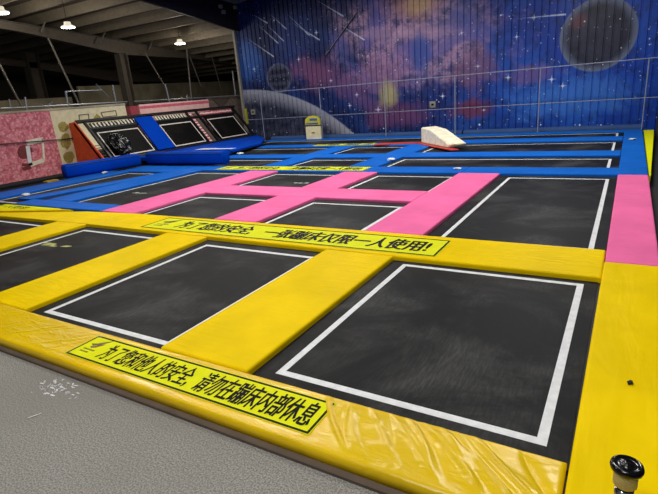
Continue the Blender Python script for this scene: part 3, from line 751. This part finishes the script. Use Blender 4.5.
# black sack on the left slanted bed
import mathutils
bm = B(); bmesh.ops.create_icosphere(bm, subdivisions=5, radius=1)
for v_ in bm.verts:
    p_ = v_.co.copy(); nn = mathutils.noise.fractal(p_*1.7+Vector((3, 1, 2)), 1., 2., 4)
    v_.co = p_*(1+.32*nn+.12*abs(math.sin(p_.y*6+p_.z*3)))
    v_.co = Vector((v_.co.x*.13, v_.co.y*.27, v_.co.z*.36))
R_ = Matrix.Rotation(math.atan2(ux, uz), 4, 'Y')
sk = link('black_sack', bm, 'sack', smooth=True); sk.matrix_world = Matrix.Translation(SP(.40, 9.14, .15)) @ R_
tag(sk, 'shiny black crumpled sack slumped on the left slanted trampoline', 'sack')
# black trough and bits at the foot of the pink wall
bm = B(); tube(bm, (-12.6, 2.6, .0), (-12.45, 8.2, .0), .065, 14); tag(link('black_roll', bm, 'black'), 'black padded tube lying along the foot of the pink wall', 'tube')
bm = B(); prism(bm, [(-12.25, 6.65), (-12.05, 6.65), (-12.05, 6.95), (-12.25, 6.95)], ZB, -.01, .01, 1); tag(link('yellow_scrap', bm, mat('ochre_foam', (190, 150, 40))), 'small ochre foam scrap by the leftmost blue pad', 'scrap')

# ------------------------------------------------------------------ railing before the painted wall
rl = empty('back_railing', 'tall grey two-bar pipe railing in front of the painted wall', 'railing', (-5, 14.9, 0))
for x in (.3, -2.15, -4.47, -6.74, -9.15, -11.72):
    bm = B(); tube(bm, (x+5, 0, -.07), (x+5, 0, 1.67 if x > -9 else 1.68), .015, 10); link('post', bm, 'rail', rl)
    bm = B(); box(bm, x+5-.06, x+5+.06, -.05, .05, -.07, -.055); link('foot_plate', bm, 'rail', rl)
bm = B(); tube(bm, (-7.5, 0, 1.68), (5.6, 0, 1.67), .014, 10); link('top_bar', bm, 'rail', rl)
bm = B(); tube(bm, (-7.5, 0, .76), (5.6, 0, .75), .011, 10); link('middle_bar', bm, 'rail', rl)
for i, (a, b, lab) in enumerate([(-11.5, -4.3, 'grey blue padded bolster along the left part of the back railing'), (-4.25, .32, 'grey blue padded bolster along the right part of the back railing')]):
    bm = B(); tube(bm, (a, 15.08, .0), (b, 15.08, .0), .1, 16)
    o = link('bolster', bm, 'roll', smooth=False); tag(o, lab, 'bolster')

# notice stand by the railing
ns = empty('notice_stand', 'small white notice stand with a rounded yellow top before the painted moon', 'sign', (-9.37, 14.68, .001))
bm = B(); box(bm, -.3, .3, -.04, .03, .0, .43); link('lower_panel', bm, 'pale_wall', ns)
bm = B()
arc = [(-.3, .48)]+[(-.3+.0, .62)]+[(.3*math.cos(math.pi-a*math.pi/8), .62+.17*math.sin(a*math.pi/8)) for a in range(1, 8)]+[(.3, .62), (.3, .48)]
a_ = [bm.verts.new((q[0], -.04, q[1])) for q in arc]; b_ = [bm.verts.new((q[0], .03, q[1])) for q in arc]
bm.faces.new(a_); bm.faces.new(b_[::-1])
for i in range(len(arc)): bm.faces.new((a_[i], b_[i], b_[(i+1) % len(arc)], a_[(i+1) % len(arc)]))
link('yellow_top', bm, 'sign_yellow', ns)
bm = B(); box(bm, -.26, .24, -.046, -.041, .5, .55); box(bm, -.1, .2, -.046, -.041, .62, .7); link('blue_marks', bm, 'sign_blue', ns)
bm = B(); box(bm, -.06, .06, -.046, -.041, .2, .23); link('dark_mark', bm, 'ink', ns)
# wall bits
for x, z, lab in ((-13.0, 1.0, 'small white socket plate at the left end of the painted wall'), (-5.53, .86, 'small white socket plate low in the middle of the painted wall')):
    bm = B(); box(bm, x-.1, x+.1, 15.96, 16., z-.1, z+.1); o = link('socket_plate', bm, 'trim'); tag(o, lab, 'socket')
    bm = B(); box(bm, -.04, .04, -.006, .0, .0, .06); c_ = link('slot', bm, 'ink', o, loc=(x, 15.96, z-.03))
bm = B(); tube(bm, (-8.1, 15.977, 3.95), (-9.45, 15.977, 2.72), .016, 8); o = link('leaning_rod', bm, 'black_steel'); tag(o, 'thin dark rod fixed slanting across the upper painted wall', 'rod')
bm = B(); beam(bm, (-8.14, 15.95, 3.93), (-9.4, 15.95, 2.78), .01, .012); link('pale_edge', bm, 'trim', o)
bm = B(); box(bm, -13.4, -13.32, 15.93, 15.999, .55, 1.15); tag(link('corner_guard', bm, 'sign_yellow'), 'yellow corner guard at the left edge of the painted wall', 'guard')

# cream foam wedge and thin red mat
P1 = Vector((-4.75, 12.76, 0)); dd = Vector((math.cos(-.83), math.sin(-.83), 0)); nb = Vector((-dd.y, dd.x, 0))
if nb.y < 0: nb = -nb
bm = B(); prof = [(0, .02), (1.68, .02), (1.74, .10), (.62, .37), (.0, .42)]
a_ = [bm.verts.new(P1+dd*s_+Vector((0, 0, z_))) for s_, z_ in prof]; b_ = [bm.verts.new(P1+dd*s_+nb*.44+Vector((0, 0, z_))) for s_, z_ in prof]
bm.faces.new(a_); bm.faces.new(b_[::-1])
for i in range(5): bm.faces.new((a_[i], b_[i], b_[(i+1) % 5], a_[(i+1) % 5]))
bmesh.ops.bevel(bm, geom=list(bm.edges), offset=.02, segments=2, affect='EDGES')
tag(link('foam_wedge', bm, 'cream'), 'cream foam wedge block lying on the far blue pads before the painted wall', 'wedge')
pad([(-6.05, 12.45), (-4.9, 12.72), (-3.45, 11.2), (-3.3, 11.3), (-4.75, 13.0), (-6.0, 12.9)], 'red', 'thin red mat sticking out from under the cream foam wedge', z0=.001, z1=.018, name='thin_mat', cat='mat', bev=0)

# post with a glossy cap on the right yellow pad
ps = empty('capped_post', 'short post with glossy black cap and knurled metal collar on the yellow pad', 'post', (.092, 1.535, 0))
bm = B(); lathe(bm, [(.03, 0), (.03, .012), (.026, .014), (.024, .218)], 24); link('stem', bm, 'gloss_black', ps, True)
bm = B(); lathe(bm, [(.0275, .12), (.0275, .205)], 24); link('chrome_sleeve', bm, mat('chrome', (210, 210, 205), .15, 1., var=0), ps, True)
kn = N('knurled_metal'); kn.b.inputs['Metallic'].default_value = .35; kn.b.inputs['Roughness'].default_value = .35; kn.b.inputs['Base Color'].default_value = srgb((196, 186, 146))
ck = kn.add('ShaderNodeTexVoronoi'); kn.put(ck.inputs['Vector'], kn.coord()); ck.inputs['Scale'].default_value = 260; kn.bump(ck.outputs['Distance'], .8, .004)
bm = B(); lathe(bm, [(.031, .218), (.035, .223), (.035, .272), (.033, .276)], 32); link('knurled_collar', bm, kn.m, ps, True)
bm = B(); lathe(bm, [(.040, .276), (.047, .280), (.0485, .288), (.046, .297), (.038, .302), (.034, .298), (.016, .297), (.014, .303), (.004, .304)], 36); link('cap', bm, 'gloss_black', ps, True)
# loose bits
bm = B(); bmesh.ops.create_icosphere(bm, subdivisions=2, radius=.014)
for v_ in bm.verts: v_.co = v_.co*random.uniform(.7, 1.25); v_.co.z *= .6; v_.co.y *= 1.5
tag(link('dark_crumb', bm, 'black', loc=(.12, 2.53, .007)), 'small black crumb lying on the right yellow pad', 'crumb')
bm = B(); rr = random.Random(5)
for i in range(60):
    x, y = rr.gauss(0, .085), rr.gauss(0, .03); a = rr.uniform(0, 3.14); l = rr.uniform(.006, .02)
    d_ = Vector((math.cos(a)*l, math.sin(a)*l*.6, 0)); q = Vector((-d_.y, d_.x, 0))*.3
    p_ = Vector((x, y, .0008)); bm.faces.new([bm.verts.new(p_+e) for e in (-d_-q, d_-q, d_+q, -d_+q)])
tag(link('chalk_smear', bm, 'grime', loc=(-2.84, 1.31, ZC+.001)), 'patch of white scuff marks on the carpet by the yellow pad', 'scuff', kind='stuff')
bm = B(); beam(bm, (-2.70, 1.06, ZC+.003), (-2.67, 1.12, ZC+.003), .006, .002); tag(link('white_thread', bm, 'grime'), 'thin white thread lying on the grey carpet', 'thread')
for i, (u, v_, X0, Y0, z, s_, lab) in enumerate([(0, 0, -2.58, 8.72, 0, .12, 'small crumpled white paper at the corner of the pink and blue pads'), (0, 0, -4.35, 9.8, 0, .16, 'white paper scrap on the far blue lane pad'), (0, 0, -10.4, 5.25, 0, .16, 'crumpled white paper between the leftmost blue pads'), (0, 0, -11.35, 7.75, 0, .16, 'white scrap in front of the left padded roll'), (0, 0, .1, 12.6, 0, .12, 'small white scrap on the far right blue pad'), (0, 0, -9.9, 11.3, ZM, .2, 'cream scrap under the right end of the blue deck')]):
    bm = B(); bmesh.ops.create_icosphere(bm, subdivisions=2, radius=s_*.5); rr = random.Random(i)
    for q in bm.verts: q.co *= rr.uniform(.6, 1.2); q.co.z *= .3; q.co.x *= 1.2
    tag(link('paper_scrap', bm, 'white', loc=(X0, Y0, z+s_*.15)), lab, 'paper')
# small floodlights on the fascia
for u, v_, lab in ((220.5, 6.5, 'upper small white floodlight on the navy fascia'), (223.5, 12, 'lower small white floodlight on the navy fascia'), (235, 7.5, 'small white floodlight at the ceiling corner')):
    p_ = PX(u, v_, -13.158)
    o = empty('floodlight', lab, 'lamp', tuple(p_))
    bm = B(); box(bm, -.05, .05, -.07, .07, -.06, .06); link('housing', bm, 'trim', o)
    bm = B(); beam(bm, (0, 0, .06), (-.09, 0, .12), .02, .02); link('bracket', bm, 'black_steel', o)

# ------------------------------------------------------------------ light
def area(x, y, z, sx, sy_, e, col=(1, .985, .955), rot=(0, 0, 0)):
    L = bpy.data.lights.new('hall_light', 'AREA'); L.shape = 'RECTANGLE'; L.size = sx; L.size_y = sy_; L.energy = e; L.color = col
    o = bpy.data.objects.new('hall_light', L); C.objects.link(o); o.location = (x, y, z); o.rotation_euler = rot; return o
for x, y, e in ((-1.4, -1.6, 120), (-.6, .8, 86), (-4.6, 1.6, 60), (-.8, 6.2, 112), (-5.2, 6., 105), (-8.8, 6., 110), (-1.5, 11.3, 190), (-6.5, 11.3, 190), (-10.5, 11.5, 110)):
    area(x, y, 4.7, 1.4, .5, e)
w = bpy.data.worlds.new('world'); S.world = w; w.use_nodes = True
w.node_tree.nodes['Background'].inputs[0].default_value = (.55, .6, .7, 1); w.node_tree.nodes['Background'].inputs[1].default_value = .12
S.view_settings.view_transform = 'Standard'; S.view_settings.look = 'None'; S.view_settings.gamma = 1; S.view_settings.exposure = 0
S.view_settings.use_curve_mapping = False

# repeats carry a common group
GR = {'safety_pad': 'padded covers between the trampolines', 'trampoline': 'trampolines of the court', 'slanted_trampoline': 'slanted trampolines of the rack',
      'warning_sign': 'yellow printed warning signs', 'pendant_lamp': 'pendant lamps of the side hall', 'paper_scrap': 'white scraps lying on the pads',
      'floodlight': 'floodlights on the navy fascia', 'padded_roll': 'blue padded rolls', 'socket_plate': 'socket plates on the painted wall',
      'steel_column': 'steel columns of the side hall', 'roof_rafter': 'steel rafters of the side hall', 'bolster': 'bolsters along the back railing'}
for o in S.objects:
    b = o.name.split('.')[0]
    if o.parent is None and b in GR and 'label' in o and 'group' not in o: o['group'] = GR[b]
